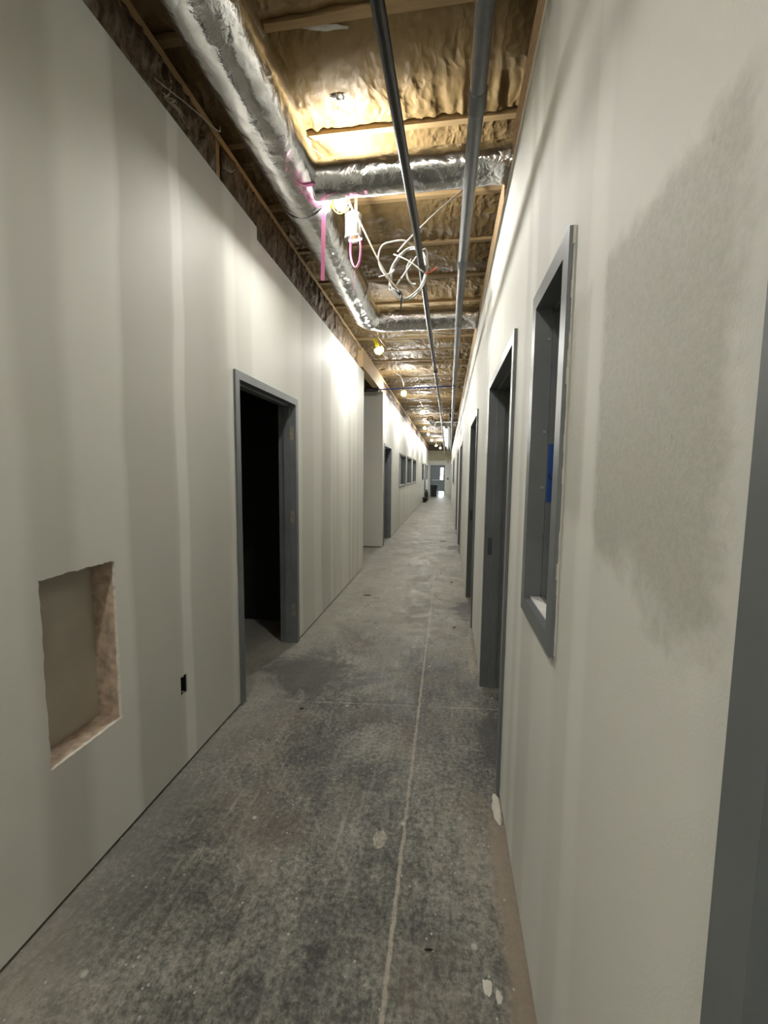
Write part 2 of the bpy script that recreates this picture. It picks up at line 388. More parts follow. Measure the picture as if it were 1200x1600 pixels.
def sempty(name, loc=(0, 0, 0)):
    o = bpy.data.objects.new(name, None); C.objects.link(o); o.location = loc; o['kind'] = 'structure'; return o
def copy_tree(o, parent=None):
    c = o.copy(); C.objects.link(c); c.parent = parent
    for ch in [q for q in bpy.data.objects if q.parent == o]: copy_tree(ch, c)
    return c
NB = bmesh.new
ORD = ['nearest', 'second', 'third', 'fourth', 'fifth', 'sixth', 'seventh', 'eighth', 'ninth', 'tenth', 'eleventh', 'twelfth', 'thirteenth', 'fourteenth', 'fifteenth', 'sixteenth', 'seventeenth', 'eighteenth', 'nineteenth', 'twentieth']
def ordn(i):
    if i < 20: return ORD[i]
    n = i+1
    tens = {2: 'twenty', 3: 'thirty', 4: 'forty', 5: 'fifty'}[n//10]
    if n % 10 == 0: return {20: 'twentieth', 30: 'thirtieth', 40: 'fortieth', 50: 'fiftieth'}[n]
    return tens + '-' + ['', 'first', 'second', 'third', 'fourth', 'fifth', 'sixth', 'seventh', 'eighth', 'ninth'][n % 10]

# ------------------------------------------------------------------ the shell
XL, XR, YB, YE = -1.28, 0.28, -3.2, 29.0
TH = 0.13
ZT_L1, ZT_L2, ZT_R = 3.11, 3.032, 3.0

bm = NB(); bx(bm, -4.2, 3.4, YB-0.3, YE+3.2, -0.12, 0.0); struct('floor', bm, 'floor')
bm = NB(); bx(bm, -4.2, 3.4, YB-0.3, YE+3.2, 3.80, 3.88); struct('ceiling', bm, 'osb')

def wall_with_holes(bm, xf, depth, y0, y1, z0, z1, holes):
    """wall parallel to Y: front face at x=xf, back at xf+depth"""
    ys = sorted({y0, y1, *[h[0] for h in holes], *[h[1] for h in holes]}); zs = sorted({z0, z1, *[h[2] for h in holes], *[h[3] for h in holes]})
    ys = [y for y in ys if y0 <= y <= y1]; zs = [z for z in zs if z0 <= z <= z1]
    V = {}
    def v(i, j, s):
        if (i, j, s) not in V: V[(i, j, s)] = bm.verts.new((xf + (depth if s else 0), ys[i], zs[j]))
        return V[(i, j, s)]
    def solid(i, j):
        if i < 0 or j < 0 or i >= len(ys)-1 or j >= len(zs)-1: return False
        yc, zc = (ys[i]+ys[i+1])/2, (zs[j]+zs[j+1])/2
        return not any(h[0] < yc < h[1] and h[2] < zc < h[3] for h in holes)
    for i in range(len(ys)-1):
        for j in range(len(zs)-1):
            if not solid(i, j): continue
            for s in (0, 1): bm.faces.new((v(i, j, s), v(i+1, j, s), v(i+1, j+1, s), v(i, j+1, s)))
            for di, dj, a, b in ((-1, 0, (i, j), (i, j+1)), (1, 0, (i+1, j), (i+1, j+1)), (0, -1, (i, j), (i+1, j)), (0, 1, (i, j+1), (i+1, j+1))):
                if not solid(i+di, j+dj):
                    bm.faces.new((v(*a, 0), v(*b, 0), v(*b, 1), v(*a, 1)))

HEAD = 2.115
L_DOORS = [(2.395, 3.455), (8.47, 9.60), (24.25, 25.35)]
R_DOORS = [(-0.63, 0.416), (1.875, 2.95), (4.05, 5.14), (7.95, 9.02), (10.40, 11.45), (24.6, 25.7)]
L_WINS = [(11.26, 13.04), (13.46, 15.20), (15.78, 17.43), (21.8, 23.4), (26.1, 27.9)]
R_WINS = [(1.067, 1.478, 1.04, 2.075), (16.0, 18.8, 1.1, 2.12)]
I = 0.02
def dh(d): return (d[0]+I, d[1]-I, -1, HEAD-I)
CUT = (1.075, 1.475, 0.45, 1.195)                 # cell that holds the ragged cut-out
OUT = (1.806, 1.853, 0.388, 0.482)                # outlet opening
GAP = 0.014                                       # boards are hung just clear of the slab
bm = NB()
wall_with_holes(bm, XL, -TH, YB, 2.745, GAP, ZT_L1, [dh(L_DOORS[0]), CUT, OUT])
wall_with_holes(bm, XL, -TH, 2.745, 6.36, GAP, ZT_L2, [dh(L_DOORS[0])])
# ragged plasterboard edge round the cut-out
def ragged():
    pts = []
    ya, yb, za, zb = 1.123, 1.432, 0.502, 1.148
    def line(a, b, n, amp):
        for k in range(n):
            t = k/n; p = (a[0]+(b[0]-a[0])*t, a[1]+(b[1]-a[1])*t)
            j = amp*(random.random()-0.5)
            pts.append((p[0]+(j if a[0] == b[0] else 0), p[1]+(j if a[1] == b[1] else 0)))
    line((ya, za), (yb, za), 22, 0.003); line((yb, za), (yb, zb), 34, 0.004); line((yb, zb), (ya, zb), 26, 0.008); line((ya, zb), (ya, za), 40, 0.007)
    return pts
RG = ragged()
def outer_of(p):
    y, z = p; yc, zc = 1.2775, 0.825
    dy, dz = y-yc, z-zc
    s = min((CUT[1]-yc)/dy if dy > 1e-6 else ((CUT[0]-yc)/dy if dy < -1e-6 else 1e9), (CUT[3]-zc)/dz if dz > 1e-6 else ((CUT[2]-zc)/dz if dz < -1e-6 else 1e9))
    return (yc+dy*s, zc+dz*s)
ring_o = [outer_of(p) for p in RG]
# snap nearest outer samples onto the four corners
for cy in CUT[:2]:
    for cz in CUT[2:]:
        k = min(range(len(ring_o)), key=lambda i: (ring_o[i][0]-cy)**2+(ring_o[i][1]-cz)**2); ring_o[k] = (cy, cz)
O1 = [bm.verts.new((XL, y, z)) for y, z in ring_o]; I1 = [bm.verts.new((XL, y, z)) for y, z in RG]
I2 = [bm.verts.new((XL-0.014, y+0.004*(random.random()-0.5), z+0.004*(random.random()-0.5))) for y, z in RG]; O2 = [bm.verts.new((XL-0.014, y, z)) for y, z in ring_o]
n = len(RG); lipfaces = []
for k in range(n):
    m = (k+1) % n
    bm.faces.new((O1[k], O1[m], I1[m], I1[k])); bm.faces.new((I2[k], I2[m], O2[m], O2[k]))
    lipfaces.append(bm.faces.new((I1[k], I1[m], I2[m], I2[k])))
for f in lipfaces: f.material_index = 1
# second stretch, past the side passage
wall_with_holes(bm, XL, -TH, 8.30, YE, GAP, ZT_L1, [dh(d) for d in L_DOORS[1:]] + [(a+I, b-I, 1.12+I, 2.075-I) for a, b in L_WINS])
# side passage walls
bx(bm, -4.2, XL-TH, 8.30, 8.43, GAP, 3.11); bx(bm, -4.2, XL-TH, 6.23, 6.36, GAP, 3.03)
struct('wall_left', bm, ['wall_l', 'gypsum'])
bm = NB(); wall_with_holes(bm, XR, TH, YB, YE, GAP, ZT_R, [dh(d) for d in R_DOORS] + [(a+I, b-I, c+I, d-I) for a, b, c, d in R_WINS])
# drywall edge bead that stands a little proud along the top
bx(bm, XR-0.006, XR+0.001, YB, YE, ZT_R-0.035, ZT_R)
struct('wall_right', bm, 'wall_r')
# sole plates seen in the gap below the boards
bm = NB()
for a, b in ((YB, 2.39), (3.46, 6.35), (8.31, 8.46), (9.61, 24.2), (25.4, YE)): bx(bm, XL-0.12, XL-0.012, a, b, 0.0, 0.012)
bx(bm, -4.1, XL-TH, 8.312, 8.42, 0, 0.012)
struct('baseboard_left', bm, 'dirt')
bm = NB()
for a, b in zip([YB]+[d[1] for d in R_DOORS], [d[0] for d in R_DOORS]+[YE]): bx(bm, XR+0.012, XR+0.12, a, b, 0.0, 0.012)
struct('baseboard_right', bm, 'dirt')
# inside of the cut-out: back board, stud at the far side, block at the bottom
bm = NB(); bx(bm, XL-TH+0.005, XL-TH+0.02, 1.03, 1.55, 0.4, 1.25); struct('wall_cavity', bm, 'drywall_back')
bm = NB(); bx(bm, XL-TH+0.021, XL-0.0145, 1.434, 1.475, 0.45, 1.195); bx(bm, XL-TH+0.021, XL-0.0145, 1.075, 1.111, 0.45, 1.195)
struct('trim_1', bm, 'dirty_stud')
bm = NB(); bx(bm, XL-TH+0.021, XL-0.0145, 1.112, 1.433, 0.455, 0.500); struct('trim_2', bm, 'dirty_stud')
# end wall and its unpainted upper board
bm = NB()
bx(bm, XL-TH, -1.12, YE, YE+0.12, 0.0, 2.42); bx(bm, -0.14, XR+TH, YE, YE+0.12, 0.0, 2.42); bx(bm, -1.12, -0.14, YE, YE+0.12, 2.12, 2.42)
struct('wall_end', bm, 'wall_r')
bm = NB(); bx(bm, XL-TH, XR+TH, YE-0.015, YE+0.12, 2.42, 3.10); struct('trim_3', bm, 'tanboard')
bm = NB(); bx(bm, XL-TH, XR+TH, YE-0.02, YE+0.12, 3.10, 3.8); struct('trim_4', bm, 'insul')
bm = NB(); bx(bm, -4.2, 3.4, YB-0.1, YB, 0, 3.8); struct('wall_back', bm, 'wall_r')  # unseen wall added behind the camera so light bounces back
# rooms behind the openings
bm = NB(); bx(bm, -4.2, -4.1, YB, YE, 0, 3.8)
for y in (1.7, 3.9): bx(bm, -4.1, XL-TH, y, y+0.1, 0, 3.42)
struct('wall_room_left', bm, 'dark')  # room walls coloured near-black to stand in for the unlit inside
bm = NB(); bx(bm, 3.3, 3.4, YB, YE, 0, 3.8)
for y in (0.75, 1.6, 3.4, 6.4): bx(bm, XR+TH, 3.3, y, y+0.1, 0, 3.42)
struct('wall_room_right', bm, 'drywall_back')
# framing above the boards: left
PL_T = 3.372
bm = NB(); bx(bm, XL-TH, XL-0.020, YB, 6.30, PL_T-0.038, PL_T); struct('trim_5', bm, 'plate')
bm = NB(); bx(bm, XL-TH, XL-0.008, 8.36, YE-0.03, PL_T-0.038, PL_T); struct('trim_6', bm, 'plate')
bm = NB(); bx(bm, XL-TH, XL-0.006, 6.302, 8.358, 3.095, PL_T); struct('trim_7', bm, 'stud')
# board added behind that framing to block light leaking over the wall
bm = NB(); bx(bm, -1.80, -1.76, YB, YE, 3.14, 3.8); struct('light_block_left', bm, 'insul')
# framing above the boards: right (gaps where the ducts cross)
segs = [(YB, 2.36), (2.66, 4.60), (4.92, 13.55), (14.45, YE-0.03)]
bm = NB()
for a, b in segs: bx(bm, XR+0.006, XR+TH-0.005, a, b, 3.002, 3.075)
struct('trim_9', bm, 'plate')
bm = NB()
for a, b in segs: bx(bm, XR+0.012, XR+TH-0.005, a, b, 3.077, 3.255)
struct('trim_10', bm, 'osb')
bm = NB(); bx(bm, 1.25, 1.29, YB, YE, 3.02, 3.8); struct('light_block_right', bm, 'insul')  # unseen board added to stop light leaking over the right wall

# ------------------------------------------------------------------ studs and wall batts above the left board
yst = []
y = 0.28
while y < 6.2: yst.append(y); y += 0.406
yst2 = [8.40+0.812*k for k in range(26)]
def zbot(y): return ZT_L1 if (y < 2.745 or y > 7) else ZT_L2
for i, y in enumerate(yst+yst2):
    zb = max(zbot(y), zbot(y+0.038))
    bm = NB(); bx(bm, XL-TH+0.004, XL-0.030, y, y+0.038, zb+0.001, PL_T-0.0385)
    tag(obj('wall_stud', bm, 'stud'), f'short pine stud above the left drywall, {ordn(i)} counted from the camera', 'stud', 'studs above the left wall')
def wall_batt(y0, y1, zb, res):
    bm = NB(); ny = max(4, int((y1-y0)/res)); nz = 10; G = []
    for i in range(ny+1):
        row = []
        for j in range(nz+1):
            u, v = i/ny, j/nz; y = y0+(y1-y0)*u; zl = min(zb, zbot(y)) if y > 2.745 else zb; z = zl+0.004+(PL_T-0.046-zl)*v
            e = math.sin(PI*u)**0.5*math.sin(PI*min(1, v*0.9+0.05))**0.5
            x = XL-0.024+0.030*e*(0.2+1.3*abs(noise.noise((y*9, z*9, 1.3)))) + 0.020*noise.noise((y*30, z*12, 4)) + 0.010*noise.noise((y*75, z*40, 2))
            row.append(bm.verts.new((min(max(x, XL-0.0285), XL+0.016), y, z)))
        G.append(row)
    for i in range(ny):
        for j in range(nz): bm.faces.new((G[i][j], G[i+1][j], G[i+1][j+1], G[i][j+1]))
    B = [[bm.verts.new((XL-0.0292, G[i][j].co.y, G[i][j].co.z)) for j in (0, nz)] for i in (0, ny)]
    for i in range(ny): 
        pass
    # close the sides and back
    bm.faces.new((B[0][0], B[1][0], B[1][1], B[0][1]))
    bm.faces.new([G[i][0] for i in range(ny+1)] + [B[1][0], B[0][0]]); bm.faces.new([G[i][nz] for i in range(ny+1)] + [B[1][1], B[0][1]])
    bm.faces.new([G[0][j] for j in range(nz+1)] + [B[0][1], B[0][0]]); bm.faces.new([G[ny][j] for j in range(nz+1)] + [B[1][1], B[1][0]])
    return bm
bays = [(a+0.020+(0.030 if k == 5 else 0), b+0.018-(0.03 if k == 4 else 0)) for k, (a, b) in enumerate(zip(yst, yst[1:]))] + [(a+0.040, b-0.002) for a, b in zip(yst2, yst2[1:])]
for i, (a, b) in enumerate(bays):
    zb = max(zbot(a), zbot(b)) if not (a < 2.745 < b) else ZT_L1
    o = obj('wall_batt', wall_batt(a, b, zb, 0.012 if a < 6 else 0.06), 'insul', None, True)
    tag(o, f'crumpled brown insulation above the left drywall, {ordn(i)} bay counted from the camera', 'insulation', 'insulation bays above the left wall')

# ------------------------------------------------------------------ ceiling joists and paper-faced batts
JZ, JS, J0 = 3.485, 0.622, 1.955
NJ = 43
bm = NB(); bx(bm, -1.755, 1.245, -0.019, 0.019, 0.0, 0.235)
j0 = obj('ceiling_joist', bm, 'joist')
for k in range(-7, NJ+1):
    y = J0+JS*k
    if k == -7: o = j0
    else: o = j0.copy(); C.objects.link(o)
    o.location = (0, y, JZ+0.0015*math.sin(k*2.3))
    if k < 0: tag(o, 'pine joist over the corridor behind or above the camera', 'joist', 'joists behind the camera')
    else: tag(o, f'pine ceiling joist running across the corridor, {ordn(k)} of the joists in view', 'joist', 'ceiling joists')
def batt_mesh(seed, nx, ny, amp=1.0, torn=False):
    bm = NB(); W = JS-0.044; G = []
    for i in range(nx+1):
        row = []; x = -1.70+2.90*i/nx
        for j in range(ny+1):
            v = j/ny; y = -W/2+W*v
            e = math.sin(PI*v)
            pull = 1-e
            sag = -0.030*(1.0 if ny > 20 else 0.5+1.5*abs(math.sin(seed*5.3)))*e**0.6*(0.75+0.9*noise.noise((x*1.6, seed*3.1, 0.3)))
            q = x+0.05*noise.noise((x*2, y*3, seed+4))+0.02*noise.noise((x*8, y*8, seed))
            low = max(0.0, v-0.35)/0.65                      # folds gather towards the far joist
            msk = max(0.0, min(1.0, 0.55+1.3*noise.noise((x*1.7, seed*2.7, 0.5))))
            f1 = abs(noise.noise((q*13, y*1.3, seed*1.7))); f2 = abs(noise.noise((q*27, y*2.2, seed*2.3)))
            wr = -0.034*amp*(0.30-f1)*(low**0.8)*msk*(1-0.5*v**6)
            wr2 = -0.014*amp*(0.3-f2)*(0.15+low)*msk
            wr3 = 0.0035*amp*noise.noise((x*14, y*14, seed))
            fold = -0.020*max(0, noise.noise((x*2.3, y*5, seed+9)))
            wr *= 1.7
            z = 0.022+sag+wr+wr2+wr3+fold
            row.append(bm.verts.new((x, y, z)))
        G.append(row)
    for i in range(nx):
        for j in range(ny): bm.faces.new((G[i][j], G[i+1][j], G[i+1][j+1], G[i][j+1]))
    # fibre body above the paper
    t = [bm.verts.new((x, y, 0.17)) for x, y in ((-1.70, -W/2), (1.20, -W/2), (1.20, W/2), (-1.70, W/2))]
    bm.faces.new(t)
    bm.faces.new([G[i][0] for i in range(nx+1)] + [t[1], t[0]]); bm.faces.new([G[i][ny] for i in range(nx+1)] + [t[2], t[3]])
    bm.faces.new([G[0][j] for j in range(ny+1)] + [t[3], t[0]]); bm.faces.new([G[nx][j] for j in range(ny+1)] + [t[2], t[1]])
    return bm
far_batts = []
for k in range(-7, NJ):
    yc = J0+JS*(k+0.5)
    if 0 <= k < 7: o = obj('insulation_batt', batt_mesh(k+1.0, 240, 48, 1.0), 'kraft', None, True)
    elif k < 0:
        o = obj('insulation_batt', batt_mesh(31, 60, 10, 0.8), 'kraft', None, True) if k == -7 else bpack.copy()
        if k == -7: bpack = o
        else: C.objects.link(o)
    elif len(far_batts) < 7:
        o = obj('insulation_batt', batt_mesh(40+k, 150, 18, 1.5), 'kraft', None, True); far_batts.append(o)
    else:
        o = far_batts[(k*3) % 7].copy(); C.objects.link(o)
    o.location = (0, yc, JZ+0.008+(0.006*math.sin(k*1.9)))
    if k < 0: tag(o, 'brown paper-faced batt between the joists behind or above the camera', 'insulation', 'batts behind the camera')
    else: tag(o, f'wrinkled brown paper-faced insulation between ceiling joists, {ordn(k)} of the full panels in view', 'insulation', 'ceiling insulation batts')
    if k == 0: B0 = o
    if k == -1: B1 = o
def scrap(name, cx, cy, sx, sy, mat, parent, seed, curl, label=None):
    bm = NB(); nx, ny = 14, 8; G = []
    vv = [parent.matrix_basis @ v.co for v in parent.data.vertices]
    vv = [v for v in vv if abs(v.x-cx) < sx and abs(v.y-cy) < 0.12 and v.z < JZ+0.1]
    for i in range(nx+1):
        row = []
        for j in range(ny+1):
            u, v = i/nx-0.5, j/ny-0.5
            k = 1-0.5*abs(noise.noise((u*5, v*5, seed)))
            taper = 1-0.8*abs(u*2)**1.5
            x, y = cx+u*sx*k, cy+v*sy*taper*k+0.12*sx*u
            z = min(vv, key=lambda q: (q.x-x)**2+(q.y-y)**2).z
            row.append(bm.verts.new((x, y, z-0.004-curl*(0.5+v)*(1+noise.noise((u*4, v*4, seed))))))
        G.append(row)
    for i in range(nx):
        for j in range(ny): bm.faces.new((G[i][j], G[i+1][j], G[i+1][j+1], G[i][j+1]))
    o = obj(name, bm, mat, parent, True)
    m = o.modifiers.new('s', 'SOLIDIFY'); m.thickness = 0.0012
    if label: o['label'] = label
    return o
scrap('torn_paper', -0.600, 1.998, 0.24, 0.024, 'white', B0, 3.0, 0.008, 'white torn edge of the paper')
scrap('hole_shade', -0.640, 2.315, 0.035, 0.020, 'dark', B0, 5.0, 0.0, 'dark patch painted as the shade inside a torn hole')  # near-black scrap stands in for the shade inside a tear
scrap('torn_flap', -0.605, 2.325, 0.050, 0.036, 'white', B0, 8.0, 0.012, 'pale torn flap beside the hole')
MAT['pale_paper'] = simple('pale paper flange', (0.46, 0.38, 0.24), 0.7, scale=20)
for k, cx, off, sx, sy in ((5, -0.55, -0.22, 0.5, 0.05), (6, -0.35, 0.20, 0.7, 0.05), (7, -0.75, -0.2, 0.5, 0.07), (8, -0.2, 0.1, 0.6, 0.07), (9, -0.5, -0.2, 0.8, 0.06), (11, -0.3, 0.15, 0.7, 0.08), (13, -0.6, 0.0, 0.7, 0.08)):
    pb = [o for o in bpy.data.objects if o.name.startswith('insulation_batt') and abs(o.location.y-(J0+JS*(k+0.5))) < 0.1][0]
    scrap('paper_flap', cx, pb.location.y+off, sx, sy, 'pale_paper', pb, k*1.7, 0.016, 'pale curled paper edge')

# ------------------------------------------------------------------ door and window frames
def jamb_poly(e, sgn, xf, side, face=0.05, depth=TH):
    """e: outer edge (y or z); sgn: +1 if the opening lies towards +; xf wall face; side: -1 left wall, +1 right wall"""
    o = 0.013
    pr = [(0, -o), (face, -o), (face, 0.040), (face+0.016, 0.040), (face+0.016, 0.092), (face, 0.092), (face, depth+o), (0, depth+o)]
    return [(xf+side*d, e+sgn*a) for a, d in pr]
def frame(name, xf, side, y0, y1, z0, z1, sill=False):
    root = sempty(name, (xf, y0, z0))
    for e, s in ((y0, 1), (y1, -1)):
        bm = NB(); prism(bm, jamb_poly(e, s, xf, side), 2, z0, z1); obj('jamb', bm, 'steel', root)
    poly = [(a, z) for a, z in jamb_poly(z1, -1, xf, side)]
    bm = NB(); prism(bm, [(a, z) for a, z in poly], 1, y0+0.05, y1-0.05)
    # prism axis 1 expects (x, z)
    obj('head', bm, 'steel', root)
    if sill:
        bm = NB(); prism(bm, jamb_poly(z0, 1, xf, side), 1, y0+0.05, y1-0.05); obj('sill', bm, 'steel', root)
    return root
def put(root, name, mat, *b, bev=0.0, label=None):
    bm = NB(); bx(bm, *b, bev=bev); o = obj(name, bm, mat, root)
    if label: o['label'] = label
    return o
n_d = n_w = 0
def screws(root, y, zs, x):
    for z in zs:
        bm = NB(); tube(bm, [(x, y+0.0015, z), (x, y-0.0015, z)], 0.0055, 10); o = obj('screw_head', bm, 'steel_raw', root)
for i, (a, b) in enumerate(L_DOORS):
    n_d += 1; fr = frame(f'door_{n_d}', XL, -1, a, b, 0.0, HEAD)
    if i == 0:
        for z in (1.83, 1.12, 0.30):      # mud-filled hinge pockets on the far jamb
            put(fr, 'hinge_pocket', 'hinge_mud', XL-0.040, XL-0.006, b-0.0515, b-0.0495, z-0.055, z+0.055, label='mud smeared hinge pocket')
for i, (a, b) in enumerate(R_DOORS):
    n_d += 1; fr = frame(f'door_{n_d}', XR, 1, a, b, 0.0, HEAD)
    put(fr, 'strike_plate', 'steel_dark', XR+0.010, XR+0.040, b-0.0515, b-0.0495, 0.95, 1.07)
# the nearest right-hand doorway has its leaf shut
a, b = R_DOORS[0]
m0 = sempty('door_leaf', (XR+0.06, a, 0)); m0.name = 'door_13'
put(m0, 'panel', 'steel', XR+0.097, XR+0.127, a+0.053, b-0.053, 0.012, HEAD-0.053)
for (a, b) in L_WINS:
    n_w += 1; fr = frame(f'window_{n_w}', XL, -1, a, b, 1.12, 2.075, True)
    put(fr, 'pane', 'glass_dark', XL-0.074, XL-0.068, a+0.067, b-0.067, 1.187, 2.008)
    put(fr, 'glazing_stop', 'white', XL-0.047, XL-0.006, a+0.052, b-0.052, 1.1705, 1.182)
for i, (a, b, c, d) in enumerate(R_WINS):
    n_w += 1; fr = frame(f'window_{n_w}', XR, 1, a, b, c, d, True)
    if i == 0:
        screws(fr, b-0.0505, (1.30, 1.46, 1.64, 1.93), XR+0.030)
        screws(fr, a+0.0505, (1.30, 1.62, 1.90), XR+0.030)
        put(fr, 'glazing_stop', 'white', XR+0.008, XR+0.040, a+0.053, b-0.053, c+0.0505, c+0.0545, label='white dusted sill strip')
        # loose pieces of stop lying on the sill
        for k, (yy, ang) in enumerate(((1.30, 0.3), (1.36, -0.25))):
            bm = NB(); bx(bm, -0.006, 0.006, -0.055, 0.055, 0, 0.008)
            bmesh.ops.rotate(bm, cent=(0, 0, 0), matrix=Matrix.Rotation(ang, 3, 'Z'), verts=bm.verts[:]); bmesh.ops.translate(bm, vec=(XR+0.112, yy, c+0.0505), verts=bm.verts[:])
            o = obj('loose_stop', bm, 'steel_raw', fr)
    else:
        put(fr, 'pane', 'glass_dark', XR+0.068, XR+0.074, a+0.067, b-0.067, c+0.067, d-0.067)
# pale over-spill of compound along the near edge of the right-hand window frame
bm = NB()
for k in range(26):
    z = 1.045+k*0.0395; wd = 0.002+0.007*abs(noise.noise((k*0.7, 2, 3)))
    bx(bm, XR-0.002-0.009*abs(noise.noise((k*0.9, 5, 3))), XR+0.001, 1.0665-wd, 1.0665, z, z+0.0397)
struct('trim_12', bm, 'compound')
# blue sticker on the far jamb of the right-hand window
t = thing('blue_sticker', 'blue rectangular sticker with dark curved mark inside the right window frame', 'sticker', (XR+0.07, 1.411, 1.51))
bm = NB(); bx(bm, XR+0.0405, XR+0.082, 1.4096, 1.4114, 1.415, 1.60); obj('sheet', bm, 'bluesign', t)
bm = NB(); tube(bm, spline([(XR+0.045, 1.4094, 1.506), (XR+0.049, 1.4094, 1.492), (XR+0.058, 1.4094, 1.486), (XR+0.070, 1.4094, 1.49)], 6), 0.0022, 6); obj('curved_mark', bm, 'navy', t)

# outlet box in the left wall
t = thing('outlet_box', 'small black electrical box set in the left drywall near the floor', 'outlet box', (XL-0.03, 1.83, 0.435))
bm = NB(); a, b, c, d = OUT
bx(bm, XL-0.062, XL-0.058, a-0.001, b+0.001, c-0.001, d+0.001)
for (y0, y1, z0, z1) in ((a+0.0002, a+0.003, c, d), (b-0.003, b-0.0002, c, d), (a+0.003, b-0.003, c+0.0002, c+0.003), (a+0.003, b-0.003, d-0.003, d-0.0002)): bx(bm, XL-0.058, XL-0.003, y0, y1, z0, z1)
obj('box_shell', bm, 'black', t)
bm = NB(); bx(bm, XL-0.012, XL-0.004, 1.824, 1.836, 0.391, 0.398); bx(bm, XL-0.012, XL-0.004, 1.824, 1.836, 0.472, 0.479); obj('mounting_ear', bm, 'steel_raw', t)
bm = NB()
for (y0, y1, z0, z1) in ((a-0.004, b+0.004, c-0.004, c), (b, b+0.003, c, d)): bx(bm, XL-0.002, XL+0.0015, y0, y1, z0, z1)
struct('trim_13', bm, 'gypsum')

# end door
fr = sempty('door_end', (-0.63, YE, 0))
put(fr, 'jamb', 'steel', -1.12, -1.065, YE-0.006, YE+0.12, 0, 2.115); put(fr, 'jamb', 'steel', -0.195, -0.14, YE-0.006, YE+0.12, 0, 2.115)
put(fr, 'head', 'steel', -1.065, -0.195, YE-0.006, YE+0.12, 2.06, 2.115)
MAT['door_grey'] = simple('grey door paint', (0.17, 0.20, 0.225), 0.4, var=0.06)
lf = bpy.data.objects.new('door_leaf', None); C.objects.link(lf); lf.parent = fr
def part_of_leaf(name, mat, *b):
    bm = NB(); bx(bm, *b); o = obj(name, bm, mat); o.parent = lf; o.matrix_parent_inverse = Matrix.Translation((0.63, -YE, 0)); return o
bm = NB()
for b in ((-1.062, -0.42, 1.10, 2.055), (-0.245, -0.198, 1.10, 2.055), (-0.42, -0.245, 1.10, 1.13), (-0.42, -0.245, 1.93, 2.055), (-1.062, -0.198, 0.30, 1.10), (-1.062, -0.52, 0.01, 0.30)):
    bx(bm, b[0], b[1], YE+0.03, YE+0.075, b[2], b[3])
o = obj('panel', bm, 'door_grey'); o.parent = lf; o.matrix_parent_inverse = Matrix.Translation((0.63, -YE, 0))
part_of_leaf('push_bar', 'steel_raw', -1.0, -0.26, YE-0.02, YE+0.03, 1.075, 1.125)
part_of_leaf('vision_glass', 'daylight', -0.42, -0.245, YE+0.05, YE+0.056, 1.13, 1.93)
part_of_leaf('kick_glass', 'daylight', -0.52, -0.20, YE+0.05, YE+0.056, 0.02, 0.30)

# ------------------------------------------------------------------ ducts
def foil_disp(a1=0.008, a2=0.005, seed=0.0):
    a1 *= 0.6; a2 *= 0.62
    def f(p, s, a):
        w1 = noise.noise((s*5+seed, math.cos(a)*1.5, math.sin(a)*1.5))
        w2 = noise.noise((s*22+2*noise.noise((p.x*6, p.y*6, p.z*6+seed)), math.cos(a)*3, math.sin(a)*3+seed))
        w3 = 1-abs(noise.noise((p.x*19, p.y*19, p.z*19+seed)))*2
        cr = min(1.0, max(0.12, 0.45+1.6*noise.noise((s*3.1+seed*2, math.cos(a)*0.9, math.sin(a)*0.9))))
        return a1*0.6*w1+(a2*1.1*w2+a2*1.0*w3)*cr
    return f
def line_pts(a, b, step):
    a, b = Vector(a), Vector(b); n = max(2, int((b-a).length/step)); return [a+(b-a)*k/n for k in range(n+1)]
DX, DZ = -0.912, 3.225
pts = line_pts((DX, -2.9, DZ), (DX, 0.4, DZ), 0.06)[:-1] + line_pts((DX, 0.4, DZ), (DX, 4.53, 3.215), 0.016)[:-1]
cx, cy, R0 = DX+0.23, 4.53, 0.23
pts += [Vector((cx-R0*math.cos(a), cy+R0*math.sin(a), 3.21)) for a in [k*PI/2/18 for k in range(19)]][:-1]
pts += line_pts((cx, 4.76, 3.21), (0.62, 4.76, 3.20), 0.016)
rad = []
for p in pts:
    if p.y < 3.0: rad.append(0.152)
    elif p.x < -0.85: rad.append(0.152-0.020*(p.y-3.0)/1.7)
    else: rad.append(0.122)
t = thing('foil_duct', 'large silver foil-wrapped round duct running along the upper left and bending right', 'duct', (DX, 2.0, DZ))
bm = NB(); tube(bm, pts, rad, 72, True, foil_disp(0.008, 0.0055, 1.0)); obj('duct_wrap', bm, 'foil', t, True)
for yb in (1.30, 2.62, 3.95):                        # taped seams
    bm = NB(); q = line_pts((DX, yb, DZ), (DX, yb+0.07, DZ), 0.014)
    rr = 0.1585 if yb < 3 else 0.148
    tube(bm, q, rr, 64, False, foil_disp(0.003, 0.004, yb)); o = obj('tape_band', bm, 'silver_wrap', t, True)
bm = NB(); tube(bm, line_pts((DX+0.105, 2.505, 3.20), (0.62, 2.505, 3.20), 0.014), 0.098, 64, True, foil_disp(0.007, 0.005, 7.0))
tag(obj('branch_duct', bm, 'foil', None, True), 'silver foil branch duct crossing to the right wall nearest the camera', 'duct', 'silver ducts')
